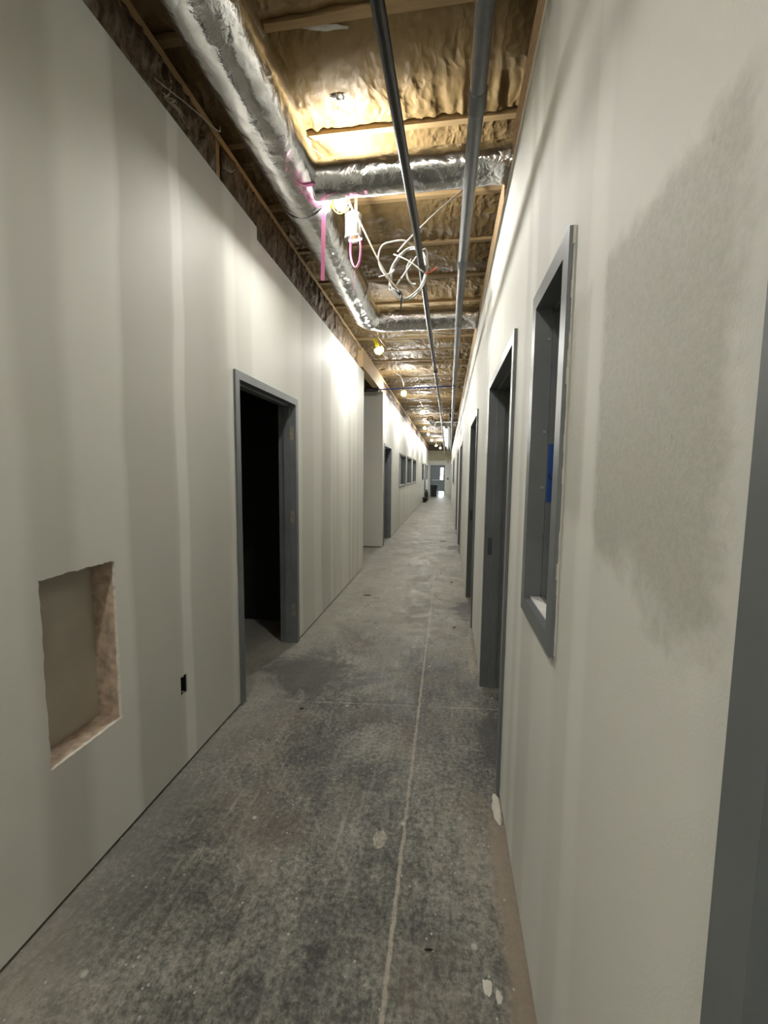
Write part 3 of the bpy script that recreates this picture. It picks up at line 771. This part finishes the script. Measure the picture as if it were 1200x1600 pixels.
# far ducts
t = thing('far_cross_duct', 'silver duct with an open-ended tee crossing the corridor far down', 'duct', (0.0, 14.0, 3.22), 'silver ducts')
bm = NB(); tube(bm, line_pts((-0.42, 14.0, 3.2), (0.6, 14.0, 3.2), 0.04), 0.13, 28, True, foil_disp(0.008, 0.006, 3)); obj('duct_wrap', bm, 'foil', t, True)
bm = NB(); tube(bm, spline([(0.02, 14.0, 3.22), (0.10, 13.85, 3.30), (0.12, 13.62, 3.37)], 6), 0.085, 24, False); obj('tee_collar', bm, 'steel_raw', t, True)
bm = NB(); tube(bm, [(0.12, 13.625, 3.3695), (0.12, 13.64, 3.365)], 0.080, 24); obj('mouth_shade', bm, 'dark', t)  # near-black disc stands in for the shade inside the tee
bm = NB(); tube(bm, spline([(-0.42, 14.0, 3.2), (-0.50, 14.0, 3.22), (-0.55, 13.93, 3.26), (-0.58, 13.84, 3.28)], 6), 0.11, 24, True, foil_disp(0.006, 0.005, 2)); obj('elbow', bm, 'foil', t, True)
bm = NB(); tube(bm, line_pts((-0.02, 14.25, 3.18), (0.05, 28.0, 3.2), 0.09), 0.15, 26, True, foil_disp(0.012, 0.008, 9))
tag(obj('far_long_duct', bm, 'foil', None, True), 'silver foil duct running on towards the end wall past the far tee', 'duct', 'silver ducts')
# galvanised collar by the first work light
t = thing('duct_collar', 'short shiny galvanised duct collar hanging beside the big foil duct', 'collar', (-0.645, 2.83, 3.10))
bm = NB(); lathe(bm, [(0.055, -0.075), (0.057, -0.070), (0.057, 0.055), (0.060, 0.058), (0.060, 0.068), (0.055, 0.072)], 32, (-0.645, 2.83, 3.11), False)
o = obj('sleeve', bm, 'steel_raw', t, True); m = o.modifiers.new('s', 'SOLIDIFY'); m.thickness = 0.002
bm = NB(); lathe(bm, [(0.0585, -0.079), (0.0595, -0.076), (0.0595, -0.066), (0.0585, -0.063)], 32, (-0.645, 2.83, 3.11), False); obj('crimped_rim', bm, 'conduit', t, True)
bm = NB(); bx(bm, -0.655, -0.635, 2.895, 2.897, 3.08, 3.49); obj('hanger_strap', bm, 'steel_raw', t)

# ------------------------------------------------------------------ pipes
t = thing('sprinkler_pipe', 'thin black iron pipe running down the middle of the ceiling', 'pipe', (-0.2, 2.0, 2.87))
bp = [(-0.272, -2.9, 2.87), (-0.234, 1.3, 2.87), (-0.205, 2.4, 2.87), (-0.185, 5.7, 2.87), (-0.165, 9, 2.87), (-0.17, 28.5, 2.88)]
bm = NB(); tube(bm, bp, 0.0215, 20); obj('pipe', bm, 'blackpipe', t, True)
def on(path, y):
    for a, b in zip(path, path[1:]):
        if a[1] <= y <= b[1]:
            k = (y-a[1])/(b[1]-a[1]); return Vector(a)+(Vector(b)-Vector(a))*k
for y in (5.74, 11.8, 17.9):
    p = on(bp, y); d = Vector((0.003, 1, 0)).normalized()
    bm = NB(); tube(bm, [p-d*0.045, p-d*0.04, p-d*0.038, p+d*0.038, p+d*0.04, p+d*0.045], [0.026, 0.028, 0.030, 0.030, 0.028, 0.026], 20); obj('coupling', bm, 'blackpipe', t, True)
for k in (5, 10, 15, 21, 27, 33, 39):
    y = J0+JS*k+0.022; p = on(bp, y)
    bm = NB(); tube(bm, [(p.x, y, p.z+0.0235), (p.x, y, JZ+0.02)], 0.0035, 8); tube(bm, [p+Vector((0.0245*math.cos(a), 0, 0.0245*math.sin(a))) for a in [2*PI*q/20 for q in range(21)]], 0.0025, 6, False)
    obj('hanger_rod', bm, 'steel_raw', t)
t = thing('grey_conduit', 'thick grey metal conduit running along the ceiling near the right wall', 'conduit', (0.08, 2.0, 3.02))
cp = [(0.088, -2.9, 3.02), (0.086, 1.87, 3.02), (0.074, 3.2, 3.02), (0.09, 7.3, 3.02), (0.185, 22, 3.02), (0.20, 28.5, 3.02)]
bm = NB(); tube(bm, cp, 0.0325, 24); obj('tube', bm, 'conduit', t, True)
for y in (1.87, 3.19, 7.29, 10.4, 13.5, 16.6):
    p = on(cp, y)
    bm = NB(); tube(bm, [p+Vector((0, q, 0)) for q in (-0.05, -0.047, 0.043, 0.047, 0.05)], [0.033, 0.0365, 0.0365, 0.038, 0.033], 24); obj('coupling', bm, 'conduit', t, True)
for k in (4, 9, 14, 20, 27, 34):
    y = J0+JS*k-0.03; p = on(cp, y)
    bm = NB(); tube(bm, [p+Vector((0.0345*math.cos(a), 0, 0.0345*math.sin(a))) for a in [2*PI*q/20 for q in range(21)]], 0.003, 6, False); tube(bm, [(p.x, y, p.z+0.035), (p.x, y, JZ+0.02)], 0.004, 8)
    obj('hanger', bm, 'steel_raw', t)
t = thing('blue_water_pipe', 'thin blue plastic water pipe crossing the corridor above the side passage', 'pipe', (-0.7, 7.86, 3.115))
bm = NB(); tube(bm, [(-1.72, 7.86, 3.055), (0.14, 7.92, 3.115)], 0.0125, 12); obj('pipe', bm, 'blue', t, True)
bm = NB(); tube(bm, [(-1.72, 7.86, 3.055), (-1.30, 7.874, 3.069)], 0.034, 14); obj('foam_sleeve', bm, 'black', t, True)

# ------------------------------------------------------------------ work lights on their cord
BULBS = [(-0.67, -3.0, 3.20), (-0.66, -0.50, 3.335), (-0.712, 2.705, 3.188), (-0.88, 5.26, 3.05), (-0.885, 8.42, 3.11), (-0.66, 11.0, 3.11), (-0.80, 14.6, 3.10), (-0.77, 16.9, 3.10), (-0.73, 19.9, 3.10), (-0.62, 23.4, 3.09), (-0.42, 25.4, 3.08)]
def worklight():
    t = bpy.data.objects.new('work_light', None); C.objects.link(t)
    bm = NB(); lathe(bm, [(0.008, 0.125), (0.019, 0.118), (0.022, 0.100), (0.022, 0.055), (0.026, 0.05), (0.026, 0.034), (0.018, 0.030)], 20); s = obj('socket', bm, 'yellow', None, True); s.parent = t
    bm = NB()
    for k in range(6):
        a = 2*PI*k/6; c, sn = math.cos(a), math.sin(a)
        tube(bm, [(0.026*c, 0.026*sn, 0.042), (0.050*c, 0.050*sn, 0.015), (0.056*c, 0.056*sn, -0.02), (0.048*c, 0.048*sn, -0.055), (0.014*c, 0.014*sn, -0.075)], 0.0013, 6)
    for r, z in ((0.0535, 0.0), (0.051, -0.046)): tube(bm, [(r*math.cos(2*PI*k/24), r*math.sin(2*PI*k/24), z) for k in range(25)], 0.0018, 6, False)
    g = obj('cage', bm, 'yellow', None, True); g.parent = t
    bm = NB(); bmesh.ops.create_icosphere(bm, subdivisions=3, radius=BULB_R)
    for v in bm.verts:
        if v.co.z > 0.014: q = min(1, (v.co.z-0.014)/0.028); v.co.x *= 1-0.4*q; v.co.y *= 1-0.4*q; v.co.z += 0.010*q
    bmesh.ops.translate(bm, vec=(0, 0, -0.016), verts=bm.verts[:])
    bm.faces.ensure_lookup_table()
    for f in bm.faces: f.material_index = 1 if f.calc_center_median().z > -0.012 else 0
    b = obj('bulb', bm, ['bulb', 'bulb_base'], None, True); b.parent = t
    return t
wl = worklight()
where = ['', '', 'tucked behind the branch duct', 'just past the duct bend', 'by the side passage', '', '', '', '', '', '']
for i, p in enumerate(BULBS):
    o = wl if i == 0 else copy_tree(wl)
    o.location = p
    if i >= 2: lab = f'lit bulb in a yellow work-light cage, {ordn(i-2)} on the cord' + (', '+where[i] if where[i] else ', counted from the camera')
    else: lab = ['lit work-light bulb on the cord farthest behind the camera', 'lit work-light bulb on the cord just behind the camera'][i]
    tag(o, lab, 'work light', 'string of work lights')
    if i == 3: o.rotation_euler = (0.15, -0.35, 0)
    if i == 2: o.rotation_euler = (-0.7, -1.2, 0)
    if i < 2: o.rotation_euler = (-0.6, 0.0, 0)
cord = []
for a, b in zip(BULBS, BULBS[1:]):
    A, B = Vector(a)+Vector((0, 0, 0.128)), Vector(b)+Vector((0, 0, 0.128))
    if a is BULBS[1]:
        cord += spline([A, (-0.80, 0.05, 3.45), (-0.95, 0.3, 3.43), (-0.96, 1.5, 3.42), (-0.95, 2.35, 3.43), (-0.80, 2.62, 3.42), B], 6)[:-1]; continue
    for k in range(14):
        u = k/14; P = A+(B-A)*u; P.z += 0.11*math.sin(PI*u*2)**2*0.6 - 0.05*math.sin(PI*u); P.x += 0.02*math.sin(PI*u*3)
        cord.append(P)
cord.append(Vector(BULBS[-1])+Vector((0, 0, 0.128))); cord += [Vector((-0.40, 26.2, 3.30)), Vector((-0.38, 26.9, 3.49))]
bm = NB(); tube(bm, cord, 0.0042, 8); tag(obj('light_cord', bm, 'grey_cable', None, True), 'long pale cord that the caged work lights hang from', 'cord')

# ------------------------------------------------------------------ ribbons
def strip(bm, pts, wid, wdir=(1, 0, 0), th=0.0012):
    wv = Vector(wdir).normalized()*wid/2; prev = None
    P = [Vector(p) for p in pts]
    for i, p in enumerate(P):
        T = (P[min(i+1, len(P)-1)]-P[max(i-1, 0)]).normalized(); nrm = T.cross(wv).normalized()*th
        ring = [bm.verts.new(p-wv-nrm), bm.verts.new(p+wv-nrm), bm.verts.new(p+wv+nrm), bm.verts.new(p-wv+nrm)]
        if prev:
            for k in range(4): bm.faces.new((prev[k], prev[(k+1) % 4], ring[(k+1) % 4], ring[k]))
        else: bm.faces.new(ring[::-1])
        prev = ring
    bm.faces.new(prev)
t = thing('pink_ribbon', 'long pink flagging ribbon tied round the big foil duct, its tail hanging straight down', 'ribbon', (-0.80, 2.60, 3.1), 'pink flagging ribbons')
bm = NB(); strip(bm, spline([(-0.787, 2.62, 3.215), (-0.785, 2.615, 3.12), (-0.787, 2.617, 2.95), (-0.792, 2.615, 2.69)], 8), 0.024, (1, 0.25, 0)); obj('tail', bm, 'pink', t)
bm = NB(); q = []
for k in range(22):
    u = k/21; a = -0.02-1.15*u
    q.append((DX+0.164*math.cos(a), 2.605-0.30*u+0.02*math.sin(9*u), DZ+0.164*math.sin(a)))
strip(bm, q, 0.030, (0.3, 1, 0.35)); obj('wrap', bm, 'pink', t)
bm = NB()
for k in range(3):
    a = k*2.1; strip(bm, spline([(-0.785, 2.605, 3.225), (-0.785+0.03*math.cos(a), 2.585, 3.235+0.028*math.sin(a)), (-0.785+0.035*math.cos(a+.8), 2.58, 3.235+0.03*math.sin(a+.8)), (-0.785, 2.60, 3.215)], 6), 0.02, (0.3, 1, 0.2))
obj('knot', bm, 'pink', t)
t = thing('pink_ribbon', 'short pink flagging ribbon looped below the galvanised collar', 'ribbon', (-0.60, 2.76, 2.95), 'pink flagging ribbons')
bm = NB(); strip(bm, spline([(-0.593, 2.765, 3.02), (-0.582, 2.762, 2.95), (-0.590, 2.760, 2.86), (-0.615, 2.758, 2.822), (-0.640, 2.760, 2.86), (-0.650, 2.762, 2.93), (-0.643, 2.765, 3.02)], 7), 0.017, (0.5, 1, 0)); obj('loop', bm, 'pink', t)
bm = NB(); strip(bm, spline([(-0.66, 2.765, 2.995), (-0.62, 2.755, 2.985), (-0.575, 2.762, 2.998)], 6), 0.018, (0, 0.4, 1)); obj('knot', bm, 'pink', t)
bm = NB(); tube(bm, spline([(-0.617, 2.758, 2.822), (-0.622, 2.76, 2.76), (-0.626, 2.76, 2.69)], 5), 0.0014, 6); obj('thread', bm, 'pink', t)

# ------------------------------------------------------------------ cables
rs = random.Random(3)
pts = [(-0.19, 3.06, 3.0), (-0.30, 2.95, 3.06), (-0.40, 2.91, 3.045), (-0.465, 2.90, 3.02), (-0.490, 2.90, 2.95), (-0.47, 2.90, 2.87), (-0.407, 2.905, 2.787), (-0.34, 2.905, 2.71)]
cxx, czz = -0.288, 2.838
for k in range(40):
    a = -PI*0.80+2*PI*k/13.0
    g = 0.006*math.sin(k*1.7)
    pts.append((cxx+(0.118+g)*math.cos(a)+0.02*math.sin(a), 2.90+0.012*math.sin(k*0.9)+0.0007*k, czz+(0.162+g)*math.sin(a)))
pts += [(-0.20, 2.95, 3.0), (-0.165, 2.98, 2.95), (-0.172, 3.0, 2.86), (-0.215, 3.0, 2.79)]
t = thing('cable_coil', 'coil of white cable looped round the black pipe', 'cable', (-0.28, 2.9, 2.84))
bm = NB(); tube(bm, spline(pts, 5), 0.0058, 8); obj('cable', bm, 'white_cable', t, True)
bm = NB(); tube(bm, spline([(-0.275, 2.955, 2.95), (-0.30, 2.96, 2.90), (-0.30, 2.96, 2.84), (-0.27, 2.965, 2.795), (-0.24, 2.965, 2.79)], 6), 0.0075, 8); obj('cable', bm, 'white_cable', t, True)
bm = NB(); tube(bm, spline([(-0.385, 2.89, 2.955), (-0.28, 2.88, 2.90), (-0.172, 2.885, 2.818)], 6), 0.0045, 8); obj('cable_end', bm, 'white_cable', t, True)
bm = NB(); tube(bm, spline([(-0.172, 2.885, 2.818), (-0.14, 2.88, 2.825), (-0.098, 2.885, 2.852)], 5), 0.0040, 8); o = obj('red_wire', bm, 'red', t, True); o['label'] = 'red wire end'
bm = NB(); tube(bm, spline([(-0.485, 2.89, 2.815), (-0.43, 2.885, 2.825), (-0.395, 2.89, 2.84), (-0.38, 2.895, 2.86)], 5), 0.0048, 8); obj('cable_end', bm, 'white_cable', t, True)
bm = NB(); tube(bm, spline([(-0.36, 2.91, 2.98), (-0.30, 2.94, 3.06), (-0.12, 2.99, 3.25), (0.075, 3.10, 3.46), (0.09, 3.17, 3.50)], 8), 0.0055, 8)
tag(obj('white_cable', bm, 'white_cable', None, True), 'single white cable rising from the coil to the joist at the right', 'cable')
t = thing('hanging_cord', 'tan cord sagging from the nearest work light to the cable coil, black plug at end', 'cord', (-0.5, 2.85, 2.95))
bm = NB(); tube(bm, spline([(-0.672, 2.77, 3.35), (-0.655, 2.77, 3.22), (-0.585, 2.80, 3.10), (-0.505, 2.85, 2.95), (-0.43, 2.88, 2.82), (-0.375, 2.885, 2.75), (-0.335, 2.89, 2.705)], 8), 0.0062, 8); obj('cord', bm, 'grey_cable', t, True)
bm = NB(); tube(bm, [(-0.36, 2.888, 2.722), (-0.342, 2.888, 2.705), (-0.331, 2.888, 2.69)], [0.009, 0.014, 0.009], 12)
tube(bm, [(-0.331, 2.888, 2.70), (-0.330, 2.888, 2.66), (-0.333, 2.888, 2.592)], [0.010, 0.0075, 0.002], 10); obj('plug', bm, 'black', t, True)
# hanging wires farther on
for i, (q, lab) in enumerate((([(-0.93, 8.35, 3.20), (-0.86, 8.30, 3.03), (-0.80, 8.4, 2.985), (-0.66, 8.6, 3.03), (-0.60, 8.75, 3.2), (-0.62, 8.8, 3.5)], 'white wire drooping in a loop beside the bulb at the side passage'),
               ([(0.262, 10.2, 3.0), (0.272, 9.5, 2.75), (0.268, 8.9, 2.45), (0.272, 9.3, 2.36), (0.270, 10.1, 2.5), (0.272, 10.6, 2.72)], 'thin pale wire looping down the right wall above far doors'),
               ([(-1.24, 12.6, 3.34), (-0.9, 12.7, 3.28), (-0.5, 12.8, 3.31), (-0.3, 12.9, 3.40), (-0.1, 12.9, 3.39), (-0.2, 13.2, 3.28)], 'white wire draped across the ceiling just before the far tee'))):
    bm = NB(); tube(bm, spline(q, 8), 0.007 if i != 1 else 0.004, 8); tag(obj('loose_wire', bm, 'white_cable', None, True), lab, 'wire', 'loose wires')
# frayed fibre hanging from the left insulation
for i, (y, z, s, lab) in enumerate(((1.52, 3.27, 1.0, 'tuft of pale fibre hanging from the left wall insulation at the top of the picture'), (1.86, 3.17, 1.3, 'tuft of pale fibre and wire sticking out where the left insulation is widest'), (2.36, 3.22, 0.8, 'small pale tuft on the left framing beside the third bay'))):
    bm = NB()
    for k in range(9):
        a = rs.uniform(-1, 1); L = s*rs.uniform(0.03, 0.085)
        tube(bm, spline([(XL-0.02, y, z), (XL+0.015, y+L*a*0.5, z-L*0.2+rs.uniform(-0.02, 0.02)), (XL+0.03, y+L*a, z-L*0.3+rs.uniform(-0.03, 0.04))], 4), [0.004*(1-q/9) + 0.0008 for q in range(9)], 5)
    tag(obj('fibre_tuft', bm, 'fiber', None, True), lab, 'fibre tuft', 'fibre tufts on the left insulation')
bm = NB(); tube(bm, spline([(XL-0.02, 1.80, 3.20), (XL+0.05, 1.95, 3.20), (XL+0.09, 2.12, 3.22), (XL+0.06, 2.2, 3.30)], 8), 0.003, 6); tag(obj('loose_wire', bm, 'white_cable', None, True), 'thin pale wire hanging loose between the left framing and the big duct', 'wire', 'loose wires')

# ------------------------------------------------------------------ far things on the floor
t = thing('trash_bin', 'tall black wheeled trash bin in front of the end door', 'trash bin', (-0.80, 27.6, 0))
bm = NB()
A = [(-0.98, 27.42), (-0.62, 27.42), (-0.62, 27.80), (-0.98, 27.80)]; B = [(-1.02, 27.36), (-0.58, 27.36), (-0.58, 27.86), (-1.02, 27.86)]
va = [bm.verts.new((x, y, 0.03)) for x, y in A]; vb = [bm.verts.new((x, y, 0.74)) for x, y in B]
for k in range(4): bm.faces.new((va[k], va[(k+1) % 4], vb[(k+1) % 4], vb[k]))
bm.faces.new(va[::-1]); bm.faces.new(vb); obj('bin_body', bm, 'black', t)
bm = NB(); bx(bm, -1.045, -0.555, 27.335, 27.885, 0.741, 0.80, 0.012); obj('rim', bm, 'black', t)
for x in (-0.99, -0.64):
    bm = NB(); tube(bm, [(x-0.02, 27.84, 0.06), (x+0.03, 27.84, 0.06)], 0.06, 16); obj('wheel', bm, 'black', t)
t = thing('bucket', 'small black bucket on the floor by the left wall far down the corridor', 'bucket', (-1.13, 22.2, 0))
bm = NB(); lathe(bm, [(0.09, 0.0), (0.095, 0.004), (0.12, 0.25), (0.126, 0.255), (0.126, 0.27), (0.115, 0.27)], 20, (-1.13, 22.2, 0)); obj('pail', bm, 'black', t, True)
bm = NB(); tube(bm, [(-1.13+0.124*math.cos(a), 22.2-0.02, 0.25-0.12*math.sin(a)) for a in [PI*k/12 for k in range(13)]], 0.004, 6); obj('handle', bm, 'steel_raw', t)
t = thing('canister', 'dark upright canister standing just past the small black bucket', 'canister', (-1.11, 23.7, 0))
bm = NB(); lathe(bm, [(0.09, 0), (0.10, 0.01), (0.10, 0.45), (0.05, 0.52), (0.03, 0.53)], 18, (-1.11, 23.7, 0)); obj('shell', bm, 'black', t, True)
bm = NB(); lathe(bm, [(0.03, 0.53), (0.06, 0.55), (0.06, 0.60), (0.03, 0.615)], 14, (-1.11, 23.7, 0)); obj('cap', bm, 'black', t, True)
t = thing('wall_switch', 'small grey switch box on the end wall right of the door', 'switch', (0.08, YE, 1.2))
bm = NB(); bx(bm, 0.03, 0.13, YE-0.03, YE, 1.13, 1.27, 0.006); obj('box', bm, 'conduit', t); bm = NB(); bx(bm, 0.065, 0.095, YE-0.04, YE-0.03, 1.18, 1.22); obj('toggle', bm, 'black', t)
t = thing('wall_sensor', 'tiny dark device high on the end wall beside the door', 'device', (0.06, YE, 2.33))
bm = NB(); lathe(bm, [(0.045, 0), (0.045, 0.02), (0.03, 0.035)], 16); bmesh.ops.rotate(bm, cent=(0, 0, 0), matrix=Matrix.Rotation(PI/2, 3, 'X'), verts=bm.verts[:]); bmesh.ops.translate(bm, vec=(0.06, YE-0.001, 2.33), verts=bm.verts[:]); obj('housing', bm, 'conduit', t)
# floor crumbs
for i, (x, y, L, a, mat, lab) in enumerate(((-0.93, 4.93, 0.11, 0.15, 'dirt', 'dark splinter on the floor close to the left wall'), (0.10, 5.75, 0.05, 0.6, 'dirt', 'dark crumb of debris on the floor near the right wall'), (0.11, 4.02, 0.05, 0.9, 'dirt', 'small dark sliver on the floor before the second right doorway'),
                          (-0.88, 2.42, 0.03, 0.2, 'dirt', 'dark chip on the floor near the left doorway'), (-0.05, 9.3, 0.14, 0.05, 'dirt', 'thin dark stick lying across the floor far down'), (-0.02, 1.19, 0.028, 0.1, 'dirt', 'dark crumb beside the long floor joint in the foreground'))):
    bm = NB(); bmesh.ops.create_icosphere(bm, subdivisions=2, radius=1)
    for v in bm.verts:
        v.co *= 1+0.35*noise.noise(v.co*1.7+Vector((i, 0, 0))); v.co.x *= L/2; v.co.y *= L*0.06*(1+0.6*math.sin(v.co.x*60+i)); v.co.z *= 0.005
        v.co.z += 0.005
    bmesh.ops.rotate(bm, cent=(0, 0, 0), matrix=Matrix.Rotation(a, 3, 'Z'), verts=bm.verts[:]); bmesh.ops.translate(bm, vec=(x, y, 0), verts=bm.verts[:])
    tag(obj('debris_chip', bm, mat), lab, 'debris', 'chips on the floor')
def blob(x, y, rx, ry, h, seed, lab, mat='compound'):
    bm = NB(); G = []; n = 22
    top = bm.verts.new((x, y, h)); prev = None; rings = []
    for q, hh in ((0.45, h*0.85), (0.8, h*0.45), (1.0, 0.0008)):
        rings.append([bm.verts.new((x+rx*q*(1+0.45*noise.noise((math.cos(2*PI*k/n)*1.7, math.sin(2*PI*k/n)*1.7, seed)))*math.cos(2*PI*k/n), y+ry*q*(1+0.45*noise.noise((math.cos(2*PI*k/n)*1.7, math.sin(2*PI*k/n)*1.7, seed+4)))*math.sin(2*PI*k/n), hh)) for k in range(n)])
    for k in range(n): bm.faces.new((top, rings[0][k], rings[0][(k+1) % n]))
    for A, B in zip(rings, rings[1:]):
        for k in range(n): bm.faces.new((A[k], B[k], B[(k+1) % n], A[(k+1) % n]))
    tag(obj('compound_splat', bm, mat, None, True), lab, 'joint compound', 'dried compound on the floor')
blob(0.262, 1.80, 0.022, 0.085, 0.016, 1, 'white lump of dried compound at the foot of the right wall before the first doorway')
blob(-0.235, 1.565, 0.028, 0.040, 0.002, 2, 'pale flat splat left of the long floor joint', 'thin_compound')
blob(0.155, 1.125, 0.014, 0.022, 0.003, 3, 'larger white splat at the lower right of the floor')
blob(0.185, 1.105, 0.009, 0.016, 0.003, 4, 'smaller white splat right of the larger one at the lower right')
blob(0.235, 3.5, 0.035, 0.35, 0.008, 6, 'streak of pale compound along the right wall between the first two doorways', 'thin_compound')
